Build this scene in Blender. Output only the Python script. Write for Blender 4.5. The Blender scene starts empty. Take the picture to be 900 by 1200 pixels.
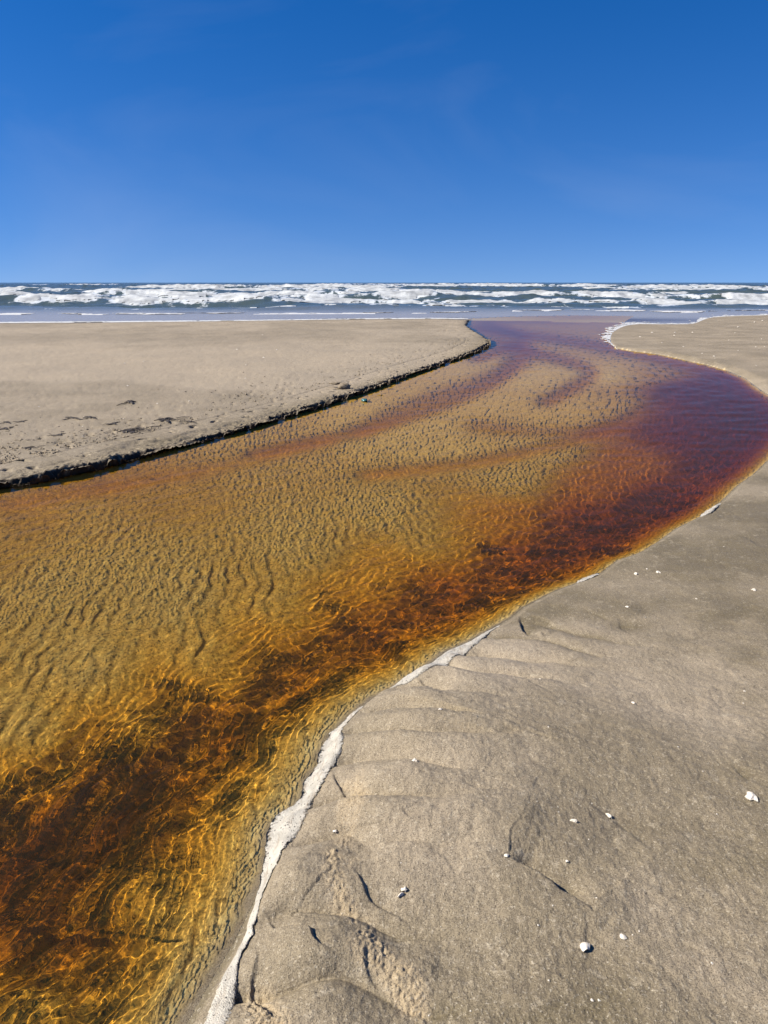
import bpy, math, random
import numpy as np
from mathutils import Vector

S = bpy.context.scene
COL = S.collection
rng = np.random.default_rng(7)
random.seed(7)

# ------------------------------------------------------------------ camera
F = 867.0                      # focal length in photo pixels (26 mm equivalent, portrait)
CAM_H = 1.55
PITCH = math.atan(269.0 / F)
cam_data = bpy.data.cameras.new('camera')
cam_data.sensor_fit = 'VERTICAL'
cam_data.sensor_height = 36.0
cam_data.lens = 36.0 * F / 1200.0
cam_data.clip_start = 0.05
cam_data.clip_end = 20000.0
cam = bpy.data.objects.new('camera', cam_data)
COL.objects.link(cam)
cam.location = (0, 0, CAM_H)
cam.rotation_euler = (math.pi / 2 - PITCH, 0, 0)
S.camera = cam

# ------------------------------------------------------------------ light
SUN_EL = math.radians(40)
SUN_AZ = math.radians(-97)      # from the +Y axis, clockwise: the sun stands to the left
SUN_DIR = Vector((math.sin(SUN_AZ) * math.cos(SUN_EL), math.cos(SUN_AZ) * math.cos(SUN_EL), math.sin(SUN_EL)))
sd = bpy.data.lights.new('sun', 'SUN')
sd.energy = 5.0
sd.angle = math.radians(0.53)
sd.color = (1.0, 0.93, 0.82)
sun = bpy.data.objects.new('sun', sd)
COL.objects.link(sun)
sun.rotation_euler = SUN_DIR.to_track_quat('Z', 'Y').to_euler()
sd.cycles.is_caustics_light = True

world = bpy.data.worlds.new('World')
S.world = world
world.use_nodes = True
wn, wl = world.node_tree.nodes, world.node_tree.links
wn.clear()
SKY_LIFT, SKY_K, SKY_TINT = .13, 1.0, (1.0, .92, 1.06, 1)
sky = wn.new('ShaderNodeTexSky')
sky.sky_type = 'NISHITA'
sky.sun_disc = False
sky.sun_elevation = SUN_EL
sky.sun_rotation = SUN_AZ
sky.air_density = 1.0
sky.dust_density = 0.0
sky.ozone_density = 3.0
hs = wn.new('ShaderNodeHueSaturation')
hs.inputs['Saturation'].default_value = 1.38
bgn = wn.new('ShaderNodeBackground')
bgn.inputs['Strength'].default_value = 0.068
wo = wn.new('ShaderNodeOutputWorld')
tc = wn.new('ShaderNodeTexCoord'); sx = wn.new('ShaderNodeSeparateXYZ'); cx_ = wn.new('ShaderNodeCombineXYZ')
wl.new(tc.outputs['Generated'], sx.inputs[0])
mz = wn.new('ShaderNodeMath'); mz.operation = 'MAXIMUM'; mz.inputs[1].default_value = 0.0
ma = wn.new('ShaderNodeMath'); ma.operation = 'MULTIPLY_ADD'; ma.inputs[1].default_value = SKY_K; ma.inputs[2].default_value = SKY_LIFT
wl.new(sx.outputs['Z'], mz.inputs[0]); wl.new(mz.outputs[0], ma.inputs[0])
wl.new(sx.outputs['X'], cx_.inputs['X']); wl.new(sx.outputs['Y'], cx_.inputs['Y']); wl.new(ma.outputs[0], cx_.inputs['Z'])
wl.new(cx_.outputs[0], sky.inputs['Vector'])
tn = wn.new('ShaderNodeMix'); tn.data_type = 'RGBA'; tn.blend_type = 'MULTIPLY'; tn.inputs[0].default_value = 1.0
tn.inputs[7].default_value = SKY_TINT
wl.new(sky.outputs[0], tn.inputs[6]); wl.new(tn.outputs[2], hs.inputs['Color'])
cn_ = wn.new('ShaderNodeTexNoise'); cn_.inputs['Scale'].default_value = 2.2; cn_.inputs['Detail'].default_value = 6; cn_.inputs['Distortion'].default_value = .6
cm_ = wn.new('ShaderNodeMapping'); cm_.inputs['Scale'].default_value = (1.0, 1.0, 2.4); cm_.inputs['Rotation'].default_value = (.3, .5, .2)
wl.new(tc.outputs['Generated'], cm_.inputs[0]); wl.new(cm_.outputs[0], cn_.inputs['Vector'])
cr_ = wn.new('ShaderNodeMapRange'); cr_.inputs[1].default_value = .5; cr_.inputs[2].default_value = .85; cr_.inputs[4].default_value = .10
wl.new(cn_.outputs['Fac'], cr_.inputs[0])
ci_ = wn.new('ShaderNodeMix'); ci_.data_type = 'RGBA'; ci_.inputs[7].default_value = (6, 6.3, 7, 1)
wl.new(cr_.outputs[0], ci_.inputs[0]); wl.new(hs.outputs[0], ci_.inputs[6])
wl.new(ci_.outputs[2], bgn.inputs['Color'])
wl.new(bgn.outputs[0], wo.inputs['Surface'])

S.view_settings.view_transform = 'Standard'
S.view_settings.look = 'None'
S.view_settings.exposure = 0.82
S.view_settings.gamma = 1.0
S.render.engine = 'CYCLES'
S.cycles.use_denoising = True
S.cycles.max_bounces = 8
S.cycles.transmission_bounces = 6
S.cycles.caustics_refractive = True
S.cycles.caustics_reflective = False
S.cycles.blur_glossy = 0.3
S.cycles.sample_clamp_indirect = 6.0

# ------------------------------------------------------------------ geometry helpers
cp, sp_ = math.cos(PITCH), math.sin(PITCH)

def at(px, py, z=0.0):
    """world point at height z that the photograph shows at pixel (px, py)"""
    xc, yc = (px - 450) / F, (600 - py) / F
    dx, dy, dz = xc, cp + yc * sp_, -sp_ + yc * cp
    t = (z - CAM_H) / dz
    return (dx * t, dy * t)

def pix(X, Y, Z=0.0):
    """inverse of at(), numpy; clipped for points beside or behind the camera"""
    dz = Z - CAM_H
    depth = Y * cp - dz * sp_
    depth = np.maximum(depth, 0.35)
    up = Y * sp_ + dz * cp
    return 450 + F * X / depth, 600 - F * up / depth

def smooth(a, b, x):
    t = np.clip((x - a) / (b - a), 0, 1)
    return t * t * (3 - 2 * t)

# gradient noise
_P = np.random.default_rng(3).permutation(1024)
_G = np.random.default_rng(4).uniform(0, 2 * np.pi, 1024)
_GX, _GY = np.cos(_G), np.sin(_G)
def noise(x, y, seed=0):
    xi = np.floor(x).astype(np.int64); yi = np.floor(y).astype(np.int64)
    xf = x - xi; yf = y - yi
    u = xf * xf * xf * (xf * (xf * 6 - 15) + 10); v = yf * yf * yf * (yf * (yf * 6 - 15) + 10)
    def g(ix, iy, fx, fy):
        h = _P[(_P[(ix + seed * 37) & 1023] + iy + seed * 91) & 1023]
        return _GX[h] * fx + _GY[h] * fy
    a = g(xi, yi, xf, yf); b = g(xi + 1, yi, xf - 1, yf)
    c = g(xi, yi + 1, xf, yf - 1); d = g(xi + 1, yi + 1, xf - 1, yf - 1)
    return (a + (b - a) * u + ((c + (d - c) * u) - (a + (b - a) * u)) * v) * 1.5
def fbm(x, y, octaves=4, seed=0, gain=0.5, lac=2.03):
    t = 0; amp = 1.0
    for o in range(octaves):
        t = t + amp * noise(x, y, seed + o * 5); x = x * lac + 3.7; y = y * lac + 1.3; amp *= gain
    return t

def seg_dist(X, Y, pts, want_s=False):
    """distance to a polyline; with want_s also arclength and side (+ = left of travel)"""
    best = np.full(X.shape, 1e18); sarr = np.zeros(X.shape); side = np.zeros(X.shape)
    acc = 0.0
    for (ax, ay), (bx, by) in zip(pts[:-1], pts[1:]):
        vx, vy = bx - ax, by - ay
        L2 = vx * vx + vy * vy; L = math.sqrt(L2)
        t = np.clip(((X - ax) * vx + (Y - ay) * vy) / L2, 0, 1)
        ex = X - ax - t * vx; ey = Y - ay - t * vy
        d = ex * ex + ey * ey
        m = d < best
        best = np.where(m, d, best)
        if want_s:
            sarr = np.where(m, acc + t * L, sarr)
            side = np.where(m, np.sign(vx * ey - vy * ex), side)
        acc += L
    best = np.sqrt(best)
    if want_s:
        return best, sarr, side
    return best

def inside(X, Y, poly):
    r = np.zeros(X.shape, bool)
    n = len(poly)
    for i in range(n):
        (x0, y0), (x1, y1) = poly[i], poly[(i + 1) % n]
        if y0 == y1: continue
        c = ((y0 > Y) != (y1 > Y)) & (X < (x1 - x0) * (Y - y0) / (y1 - y0) + x0)
        r ^= c
    return r

def catmull(pts, n=5):
    out = []
    P = [pts[0]] + list(pts) + [pts[-1]]
    for i in range(1, len(P) - 2):
        p0, p1, p2, p3 = (np.array(P[i + k], float) for k in (-1, 0, 1, 2))
        for k in range(n):
            t = k / n
            out.append(tuple(0.5 * ((2 * p1) + (-p0 + p2) * t + (2 * p0 - 5 * p1 + 4 * p2 - p3) * t * t + (-p0 + 3 * p1 - 3 * p2 + p3) * t ** 3)))
    out.append(tuple(pts[-1]))
    return out

# ------------------------------------------------------------------ plan of the place (water lines)
R_NEAR = [(218,1200),(250,1144),(276,1100),(300,1051),(311,1024),(318,993),(318,976),(327,960),(347,949),(360,929),
          (361,914),(376,896),(379,880),(391,860),(413,838),(424,827),(440,816),(452,811),(493,787),(520,764),(547,753),
          (582,733),(600,722),(612,712),(650,692),(700,674),(722,657),(750,647),(770,635),(790,620),(822,604),
          (845,587),(862,570),(882,556),(900,539),(922,515),(932,494),(920,476),(900,463),(889,456),(872,443),(850,434),
          (828,428),(805,423),(783,418),(761,414),(742,412),(721,408)]
R_SEA = [(716,402),(713,394),(717,388),(730,382),(747,379.5),(789,380),(811,379),(828,372.5),(850,370.5),(900,369),(1000,367.5)]
L_BANK = [(0,571),(28,568),(55,563),(83,556),(111,551),(139,543),(167,535.5),(194,528.6),(222,521.7),(250,514),(300,500),
          (350,484.5),(378,477),(408,466),(430,459),(453,450.5),(483,439),(511,430),(539,420),(561,411.7),(573,404.7),
          (572,399),(564,393.6),(554,388),(547,382.5),(549,377)]
L_SEA = [(552,374.5),(520,373.5),(420,374),(300,375.5),(200,377),(100,378),(0,378.5),(-200,380)]

r_near = [(-14, -3.0), (-6, -2.2), (-2.4, -0.9), (-1.0, 0.2), (-0.55, 0.75)] + [at(*p) for p in R_NEAR]
r_sea = [at(*p) for p in R_SEA] + [(60, 42), (150, 46), (900, 60)]
l_bank = [(-30, 7.5), (-14, 4.6), (-7, 4.3)] + [at(*p) for p in L_BANK]
l_sea = [at(*p) for p in L_SEA] + [(-60, 30), (-150, 34), (-900, 50)]
land_right = r_near + r_sea + [(900, -900), (-300, -900), (-300, -6), (-30, -4)]
land_left = l_bank + l_sea + [(-900, 9)]

flow_line = catmull([(-14, -3), (-5, -2.1), (-1.6, -0.3)] + [at(*p) for p in
    [(218,1200),(300,1051),(345,950),(410,838),(500,778),(612,712),(722,657),(822,604),(882,556),(925,510),(900,463),(828,428),(742,412),(650,398),(600,385),(600,372)]], 4)

# water depth: (photo pixel, metres)
DEPTH = [(290,762,.11),(205,818,.11),(120,862,.11),(35,905,.11),(370,708,.11),(450,672,.095),(540,625,.10),(150,840,.075),(255,785,.08),(50,690,.046),(200,700,.044),(350,640,.046),(100,780,.044),(240,760,.046),(450,600,.046),(600,560,.050),(20,850,.047),(520,530,.047),
 (120,660,.046),(330,700,.050),(500,625,.05),(640,525,.045),(-80,900,.05),
 (40,605,.085),(180,580,.075),(330,545,.06),(450,505,.045),(0,640,.07),(-100,640,.07),(100,625,.06),(300,500,.06),(120,560,.09),
 (900,500,.42),(870,540,.42),(780,590,.38),(700,622,.28),(600,655,.23),(500,695,.20),(420,745,.19),(330,800,.19),(250,850,.185),(150,905,.18),(60,965,.19),(-20,1010,.18),
 (700,570,.15),(800,500,.30),(860,470,.34),(820,455,.30),(740,540,.15),(580,610,.12),
 (100,1060,.15),(50,1165,.07),(180,1050,.07),(185,1110,.10),(140,1180,.16),(260,960,.13),(330,880,.10),(20,1090,.15),(-60,1200,.1),(300,920,.10),(230,1030,.15),(120,1130,.14),(400,800,.12),(225,1100,.09),
 (600,440,.042),(650,405,.07),(590,378,.12),(660,376,.12),(700,380,.10),(560,470,.048),(720,440,.030),(760,440,.09),(620,385,.09),(690,385,.08),(660,480,.050),(720,480,.06)]
DARK_STREAKS = [([(430,555),(560,540),(680,512),(760,478),(790,455)], 7, .05), ([(300,530),(430,503),(520,474),(580,446),(604,420)], 6, .045), ([(560,420),(610,400),(600,390),(572,380)], 5, .06),
                ([(0,590),(120,570),(260,545),(380,515)], 8, .03),
                ([(560,386),(640,396),(720,409),(800,427),(870,452),(905,490)], 6, .075),
                ([(585,402),(640,417),(682,430),(690,440),(668,455),(640,470)], 6, .06),
                ([(612,408),(608,425),(560,447),(500,468),(450,490),(420,505)], 8, .045),
                ([(740,500),(690,505),(620,505),(560,500)], 8, .03),
                ([(560,376),(620,377),(690,376),(745,371)], 2.5, .03)]

def depth_map(X, Y):
    PX, PY = pix(X, Y)
    PX = np.clip(PX, -200, 1000); PY = np.clip(PY, 365, 1260)
    w_sum = np.zeros(X.shape); d_sum = np.zeros(X.shape)
    for (x, y, d) in DEPTH:
        sy = 2.2 if y < 620 else 1.4
        sy = 4.0 if y < 480 else sy
        r2 = ((PX - x) ** 2 + ((PY - y) * sy) ** 2 + 2200.0)
        w = r2 ** -2.6
        w_sum += w; d_sum += w * d
    d = d_sum / w_sum
    for pl, w, a in DARK_STREAKS:
        q = seg_dist(PX, PY * 2, [(x, y * 2) for x, y in catmull(pl, 3)])
        d = d + a * np.exp(-(q / (w * 2)) ** 2)
    return d

# ledges and scour marks in the sand: (polyline px, depth m, width m, side sign) the ground drops just right of the line
LEDGES = [
 ([(590,1026),(618,1036),(650,1052),(684,1078)], .050, .15, 1),
 ([(387,905),(393,920),(402,930),(418,946)], .020, .09, 1),
 ([(412,1026),(430,1052),(447,1071),(477,1090)], .018, .09, 1),
 ([(312,1072),(318,1084),(328,1096),(345,1099),(362,1102),(372,1121),(394,1136)], .024, .085, 1),
 ([(300,1112),(295,1142),(298,1162),(312,1184),(330,1215)], .020, .06, 1),
 ([(424,1124),(431,1150),(447,1167)], .012, .05, 1),
 ([(396,892),(430,893),(460,900),(500,899),(530,893)], .009, .11, 1),
 ([(469,973),(480,982)], .010, .03, 1),
 ([(486,800),(500,812),(513,829)], .019, .07, 1),
 ([(402,847),(440,848),(475,851)], .006, .08, 1),
 ([(494,957),(520,962),(546,970)], .009, .06, 1),
 ([(535,934),(552,946),(575,950),(605,950)], .012, .09, 1),
 ([(550,753),(560,764),(572,777)], .010, .06, 1),
 ([(600,799),(618,809),(640,823)], .009, .08, 1),
 ([(450,851),(490,849),(524,851),(534,862),(545,870)], .009, .1, 1),
 ([(545,862),(600,864),(650,875),(690,892)], .010, .12, 1),
 ([(610,716),(611,730),(618,738),(626,742)], .034, .05, 1),
 ([(633,736),(637,744)], .010, .03, 1), ([(643,738),(651,741)], .008, .03, 1),
 ([(613,717),(628,715),(645,723),(653,737)], .012, .05, -1),
 ([(846,603),(856,600),(868,604)], .012, .06, 1), ([(866,628),(878,632),(886,640)], .012, .06, 1),
 ([(720,724),(738,748)], .008, .05, 1),
 ([(680,955),(735,985),(760,1010)], .007, .16, 1),
 ([(850,907),(870,926),(884,934)], .010, .07, 1),
 ([(500,1000),(516,1025),(535,1046)], .006, .06, 1),
 ([(678,1090),(684,1112),(690,1140)], .006, .08, 1),
]
BUMPS = [  # broad mounds: px, py, radius m, height m
 (470,870,.22,.018),(450,940,.2,.014),(570,880,.3,.016),(560,1000,.28,.014),(350,1060,.14,.014),(380,1120,.12,.016),
 (520,810,.25,.018),(640,1040,.2,.008),(340,1020,.10,.010),(560,960,.2,.010),(640,850,.5,.018),(440,1000,.2,.012),(360,1180,.2,.01)]

def ground_height(X, Y, strip=False):
    R = np.hypot(X, Y)
    dr_river = seg_dist(X, Y, r_near); dl_river = seg_dist(X, Y, l_bank)
    dr_sea = seg_dist(X, Y, r_sea); dl_sea = seg_dist(X, Y, l_sea)
    in_r = inside(X, Y, land_right); in_l = inside(X, Y, land_left)
    PX, PY = pix(X, Y)
    nz = fbm(X * 1.3, Y * 1.3, 4, 11)
    # ---- right-hand sand
    d = np.minimum(dr_river, dr_sea)
    dj = d + 0.006 * fbm(X * 9, Y * 9, 3, 21)
    far = smooth(9.5, 12.5, Y) * smooth(2.2, 4.0, X)            # lit little scarp on the outer bend
    near_prof = 0.012 * smooth(0, .05, dj) + 0.09 * (1 - np.exp(-np.maximum(dj, 0) / .9))
    scarp = 0.06 * smooth(-.01, .16 + .22 * np.abs(fbm(X * .9, Y * .9, 3, 5)), dj + .03 * fbm(X * 2, Y * 2, 3, 6)) + .03 * smooth(.1, 2, d)
    hr = near_prof * (1 - far) + scarp * far
    hr = np.minimum(hr, 0.004 + dr_sea * 0.02)
    hr = hr + .010 * nz * smooth(.05, .8, d) + .0022 * fbm(X * 7, Y * 7, 4, 31) * smooth(0, .12, d)
    # ---- left-hand sand with its cut bank
    d2 = dl_river
    edge = d2 + 0.06 * fbm(X * 2.7, Y * 2.7, 4, 41, .6) + .014 * fbm(X * 15, Y * 15, 3, 45, .6)
    H = 0.052 + .02 * noise(X * .5, Y * .5, 44) + .012 * smooth(9, 14, Y)
    cut = H * (smooth(0.015, .05, edge) * .75 + .25 * smooth(.02, .07 + .25 * np.clip(noise(X * 1.7, Y * 1.7, 46) + .1, 0, 1), edge))
    tz = smooth(3.0, 4.5, R) * (1 - smooth(8.3, 9.6, R))
    step2 = .024 * (1 - smooth(.16, .30, edge + .22 * noise(X * 2.2, Y * 2.2, 47) + .03 * noise(X * 11, Y * 11, 48)))
    cut = cut - step2 * smooth(.03, .06, edge) * tz * smooth(-.25, .1, noise(X * .9 + 4, Y * .9, 49))
    hl = cut + 0.02 * smooth(.05, 2.5, d2)
    hl = np.minimum(hl, 0.004 + dl_sea * 0.028)
    hl = hl + .008 * nz * smooth(.2, 1.5, d2) * smooth(0, 3, dl_sea)
    pit = noise(X * 6.5, Y * 9, 51) + .5 * noise(X * 15, Y * 20, 52)
    pit_mask = smooth(2.2, .2, d2) * smooth(.1, .25, d2) + .25
    hl = hl - .026 * smooth(.38, .8, pit) * pit_mask * smooth(.1, .2, d2) + .0034 * fbm(X * 9, Y * 12, 4, 53, .62)
    # ---- bed
    db = np.minimum(np.minimum(dr_river, dl_river), 9)
    dep = depth_map(X, Y)
    near_edge = dl_river * 5 + .06
    fr = far
    near_edge = np.where(dr_river < dl_river, dr_river * (.30 + .75 * smooth(2.2, 4.5, Y)) + dr_river ** 2 * .6 + .012 * smooth(3, 5, Y), near_edge)
    dep = 1 / (1 / (dep + 1e-4) ** 3 + 1 / (near_edge + 1e-3) ** 3) ** (1 / 3)
    # sand ripples on the shallow bar, crests across the current
    fd, fs, side = FLOW(X, Y)
    amp = smooth(.080, .058, dep) * smooth(.02, .03, dep) * smooth(10, 4.0, R)
    wob = .9 * noise(X * 2.2, Y * 2.2, 61) + .35 * noise(X * 6, Y * 6, 62)
    rp = (X + .16 * Y + .055 * wob + .022 * noise(X * 11, Y * 8, 64)) / (.086)
    rp = rp - np.floor(rp)
    ripple = smooth(0, .75, rp) * smooth(1.0, .70, rp) - .5
    dep = dep - .0135 * ripple * (.55 + .6 * smooth(-.35, .25, noise(X * 7, Y * 3.2, 65))) * amp * (.5 + .8 * smooth(-.5, .3, noise(X * 2, Y * 2, 63)))
    # scour lumps in the deep channel, longitudinal furrows close to the near bank
    deepm = smooth(.07, .15, dep)
    dep = dep + deepm * (.016 * fbm(fs * 5.5, fd * 7, 3, 71) * smooth(12, 3, R) + .005 * noise(fs * 13, fd * 15, 73) * smooth(8, 3, R))
    nearm = smooth(3.0, 1.9, Y)
    dep = dep + nearm * smooth(.05, .1, dep) * (.030 * noise(fs * 1.6, fd * 8.5, 75) + .012 * noise(fs * 3, fd * 19, 76))
    dep = dep - .0026 * fbm(X * 26, Y * 20, 3, 77, .6) * smooth(16, 3, R)
    bed = -np.maximum(dep, .003)
    sea_d = np.minimum(dr_sea, dl_sea)
    bed = np.where(Y > 40, -1.2, bed)
    bed = np.where((Y > 31) & (Y < 38) & (sea_d < dl_river) & (sea_d < dr_river), -.02 - .012 * np.minimum(sea_d, 5), bed)
    if strip:
        return hl, edge, d2, dl_sea, nz
    hl = hl - .05 * smooth(-.06, -.02, d2) * smooth(.64, .52, d2) * smooth(2.0, 3.0, X + 30) * (X < 2.3) * in_l
    z = np.where(in_r, hr, np.where(in_l, hl, bed))
    # ---- ledges, mounds
    near = in_r & (R < 6) & (Y > .5)
    idx = np.nonzero(near)
    x, y = X[idx], Y[idx]; dz = np.zeros(x.shape)
    wx = .012 * noise(x * 11, y * 11, 81) + .002 * noise(x * 45, y * 45, 82); wy = .012 * noise(x * 11, y * 11, 83)
    for px_, py_, rad, hgt in BUMPS:
        cx, cy = at(px_, py_, .05)
        dz += 2.3 * hgt * np.exp(-((x - cx) ** 2 + (y - cy) ** 2) / rad ** 2)
    for pl, a, w, sg in LEDGES:
        w3 = [at(px_, py_, .05) for px_, py_ in catmull(pl, 3)]
        w = w * 1.7; a = a * .62
        q, s, sd_ = seg_dist(x + wx, y + wy, w3, True)
        L = sum(math.dist(a_, b_) for a_, b_ in zip(w3[:-1], w3[1:]))
        taper = smooth(0, .3 * L, s) * smooth(0, .35 * L, L - s) * .8 + .2
        endcap = np.exp(-1.0 * (np.minimum(s, L - s) < 1e-4) * (q / .02) ** 2)
        sgn = np.where(sd_ > 0, 1.0, -1.0) * sg
        sq = q * sgn
        prof = -a * (smooth(-.002, .008, sq) * np.exp(-np.maximum(sq, 0) / w * 1.2)) + .25 * a * np.exp(-(np.minimum(sq, 0) / (.5 * w)) ** 2) * (sq <= 0)+ .25 * a * (sq>0) * np.exp(-np.maximum(sq, 0) / w * 1.2) - .45 * a * np.exp(-(q / .07) ** 2)
        dz += prof * taper * endcap
    # scalloped lobes stepping along the water's edge
    qd, qs, _ = seg_dist(x, y, catmull([at(*p) for p in [(218,1200),(262,1120),(305,1040),(335,965),(375,890),(424,827),(500,780),(590,727),(680,680)]], 4), True)
    ph = (qs + .05 * noise(x * 5, y * 5, 97) + .10 * noise(x * 1.9, y * 1.9, 98) - .25 * qd) / .21
    lobe = np.abs(np.sin(np.pi * ph)) ** .8
    ltip = smooth(.02, .12, qd) * smooth(.72 + .3 * noise(ph * .5 + 3, qd * 0, 99), .16, qd) * smooth(3.4, 2.6, y)
    dz += .044 * (lobe - .6) * ltip
    # crumbled trail
    cr = seg_dist(x + wx * 2, y + wy * 2, [at(a_, b_, .05) for a_, b_ in [(405,925),(420,960),(400,1010),(398,1050),(415,1085),(440,1120),(470,1160),(500,1200)]])
    cm = smooth(.055, .0, cr + .05 * noise(x * 9, y * 9, 93)) * smooth(-.35, .25, noise(x * 16, y * 16, 94) + .3)
    cn = np.abs(noise(x * 55, y * 55, 91)) + .6 * np.abs(noise(x * 110, y * 110, 92))
    dz += cm * (.0075 * cn - .003)
    dz += .0045 * fbm(x * 5.5 + wx * 20, y * 9, 3, 95) * smooth(5, 2.5, y) + .0022 * np.abs(noise(x * 9, y * 22 + x * 8, 96)) * smooth(3.5, 2, y) + .0014 * fbm(x * 42, y * 42, 3, 100, .65) * smooth(4, 2.2, y)
    cr2 = seg_dist(x, y, [at(a_, b_, .05) for a_, b_ in [(300,1170),(312,1195),(320,1215)]])
    cm2 = smooth(.06, .01, cr2); dz += cm2 * (.010 * cn - .004)
    fade = smooth(0, .05, dr_river[idx])
    z[idx] += dz * fade
    hollow = np.zeros(X.shape); hollow[idx] = smooth(.012, -.018, dz) * fade
    crumb = np.zeros(X.shape); crumb[idx] = np.maximum(cm, cm2)
    info = dict(in_r=in_r, in_l=in_l, dr=dr_river, dl=dl_river, sea=sea_d, drs=dr_sea, dls=dl_sea, far=far, edge=edge, dep=-bed, crumb=crumb, nz=nz, hollow=hollow)
    return z, info

def FLOW(X, Y):
    q, s, side = seg_dist(X, Y, flow_line, True)
    return q, s, side

# ------------------------------------------------------------------ mesh makers
def polar_grid(radii, thetas, closed=False):
    Rr, Tt = np.meshgrid(radii, thetas, indexing='ij')
    return Rr * np.sin(Tt), Rr * np.cos(Tt)

def grid_faces(n, m, closed=False):
    i = np.arange(n - 1)[:, None]; j = np.arange(m if closed else m - 1)[None, :]
    j2 = (j + 1) % m
    a = i * m + j; b = i * m + j2; c = (i + 1) * m + j2; d = (i + 1) * m + j
    return np.stack([a, b, c, d], -1).reshape(-1, 4)     # counter-clockwise from above

def make_mesh(name, verts, faces, mats, attrs=None, keep_uv=False, smooth_=True):
    used = np.zeros(len(verts), bool); used[faces.ravel()] = True
    remap = np.cumsum(used) - 1
    verts = verts[used]; faces = remap[faces]
    me = bpy.data.meshes.new(name)
    k = faces.shape[1]
    me.vertices.add(len(verts)); me.vertices.foreach_set('co', verts.astype(np.float32).ravel())
    me.loops.add(faces.size); me.loops.foreach_set('vertex_index', faces.astype(np.int32).ravel())
    me.polygons.add(len(faces))
    me.polygons.foreach_set('loop_start', np.arange(0, faces.size, k, dtype=np.int32))
    me.polygons.foreach_set('loop_total', np.full(len(faces), k, dtype=np.int32))
    me.update(calc_edges=True)
    me.polygons.foreach_set('use_smooth', np.full(len(faces), smooth_, dtype=bool))
    for key, arr in (attrs or {}).items():
        a = me.attributes.new(key, 'FLOAT', 'POINT'); a.data.foreach_set('value', arr[used].astype(np.float32).ravel())
    me.validate()
    for m in mats: me.materials.append(m)
    ob = bpy.data.objects.new(name, me); COL.objects.link(ob)
    return ob

def tag(o, label=None, cat=None, group=None, kind=None):
    if label: o['label'] = label
    if cat: o['category'] = cat
    if group: o['group'] = group
    if kind: o['kind'] = kind
    return o

def angles(n_dense, half, n_out, closed=True):
    dense = np.linspace(-half, half, n_dense)
    k = np.linspace(0, 1, n_out + 2)[1:-1]
    out = half + (2 * math.pi - 2 * half) * (k)
    # ease the spacing next to the dense fan
    st = 2 * half / n_dense
    return np.concatenate([dense, out])

def radii_steps(r0, r1, rel, quad, cap=1e9):
    r = [r0]
    while r[-1] < r1:
        x = r[-1]
        r.append(x + min(max(x * rel, x * x * quad), cap * x))
    return np.array(r)

# ------------------------------------------------------------------ node helpers
class NT:
    def __init__(s, mat):
        s.m = mat; mat.use_nodes = True; s.t = mat.node_tree; s.t.nodes.clear()
        s.out = s.t.nodes.new('ShaderNodeOutputMaterial')
    def n(s, ty, ins=None, **props):
        nd = s.t.nodes.new(ty)
        for k, v in props.items(): setattr(nd, k, v)
        for k, v in (ins or {}).items():
            if isinstance(v, bpy.types.NodeSocket): s.t.links.new(v, nd.inputs[k])
            else: nd.inputs[k].default_value = v
        return nd
    def attr(s, name): return s.n('ShaderNodeAttribute', attribute_name=name).outputs['Fac']
    def math(s, op, a, b=0.0, clamp=False):
        nd = s.n('ShaderNodeMath', {0: a, 1: b}, operation=op); nd.use_clamp = clamp
        return nd.outputs[0]
    def noise(s, vec, scale, detail=4, rough=.55, dist=0.0):
        return s.n('ShaderNodeTexNoise', {'Vector': vec, 'Scale': scale, 'Detail': detail, 'Roughness': rough, 'Distortion': dist}).outputs['Fac']
    def ramp(s, fac, stops):
        nd = s.n('ShaderNodeValToRGB', {'Fac': fac}); cr = nd.color_ramp
        while len(cr.elements) > 1: cr.elements.remove(cr.elements[-1])
        for i, (p, c) in enumerate(stops):
            e = cr.elements[0] if i == 0 else cr.elements.new(p)
            e.position = p; e.color = (c, c, c, 1) if not isinstance(c, tuple) else c + (1,)
        return nd.outputs['Color']
    def mix(s, fac, a, b, mode='MIX'):
        nd = s.n('ShaderNodeMix', data_type='RGBA', blend_type=mode)
        for i, v in ((0, fac), (6, a), (7, b)):
            if isinstance(v, bpy.types.NodeSocket): s.t.links.new(v, nd.inputs[i])
            else: nd.inputs[i].default_value = (v + (1,)) if isinstance(v, tuple) and len(v) == 3 else v
        return nd.outputs[2]
    def scaled(s, vec, sc):
        return s.n('ShaderNodeMapping', {'Vector': vec, 'Scale': sc}).outputs[0]
    def pos(s): return s.n('ShaderNodeNewGeometry').outputs['Position']

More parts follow.
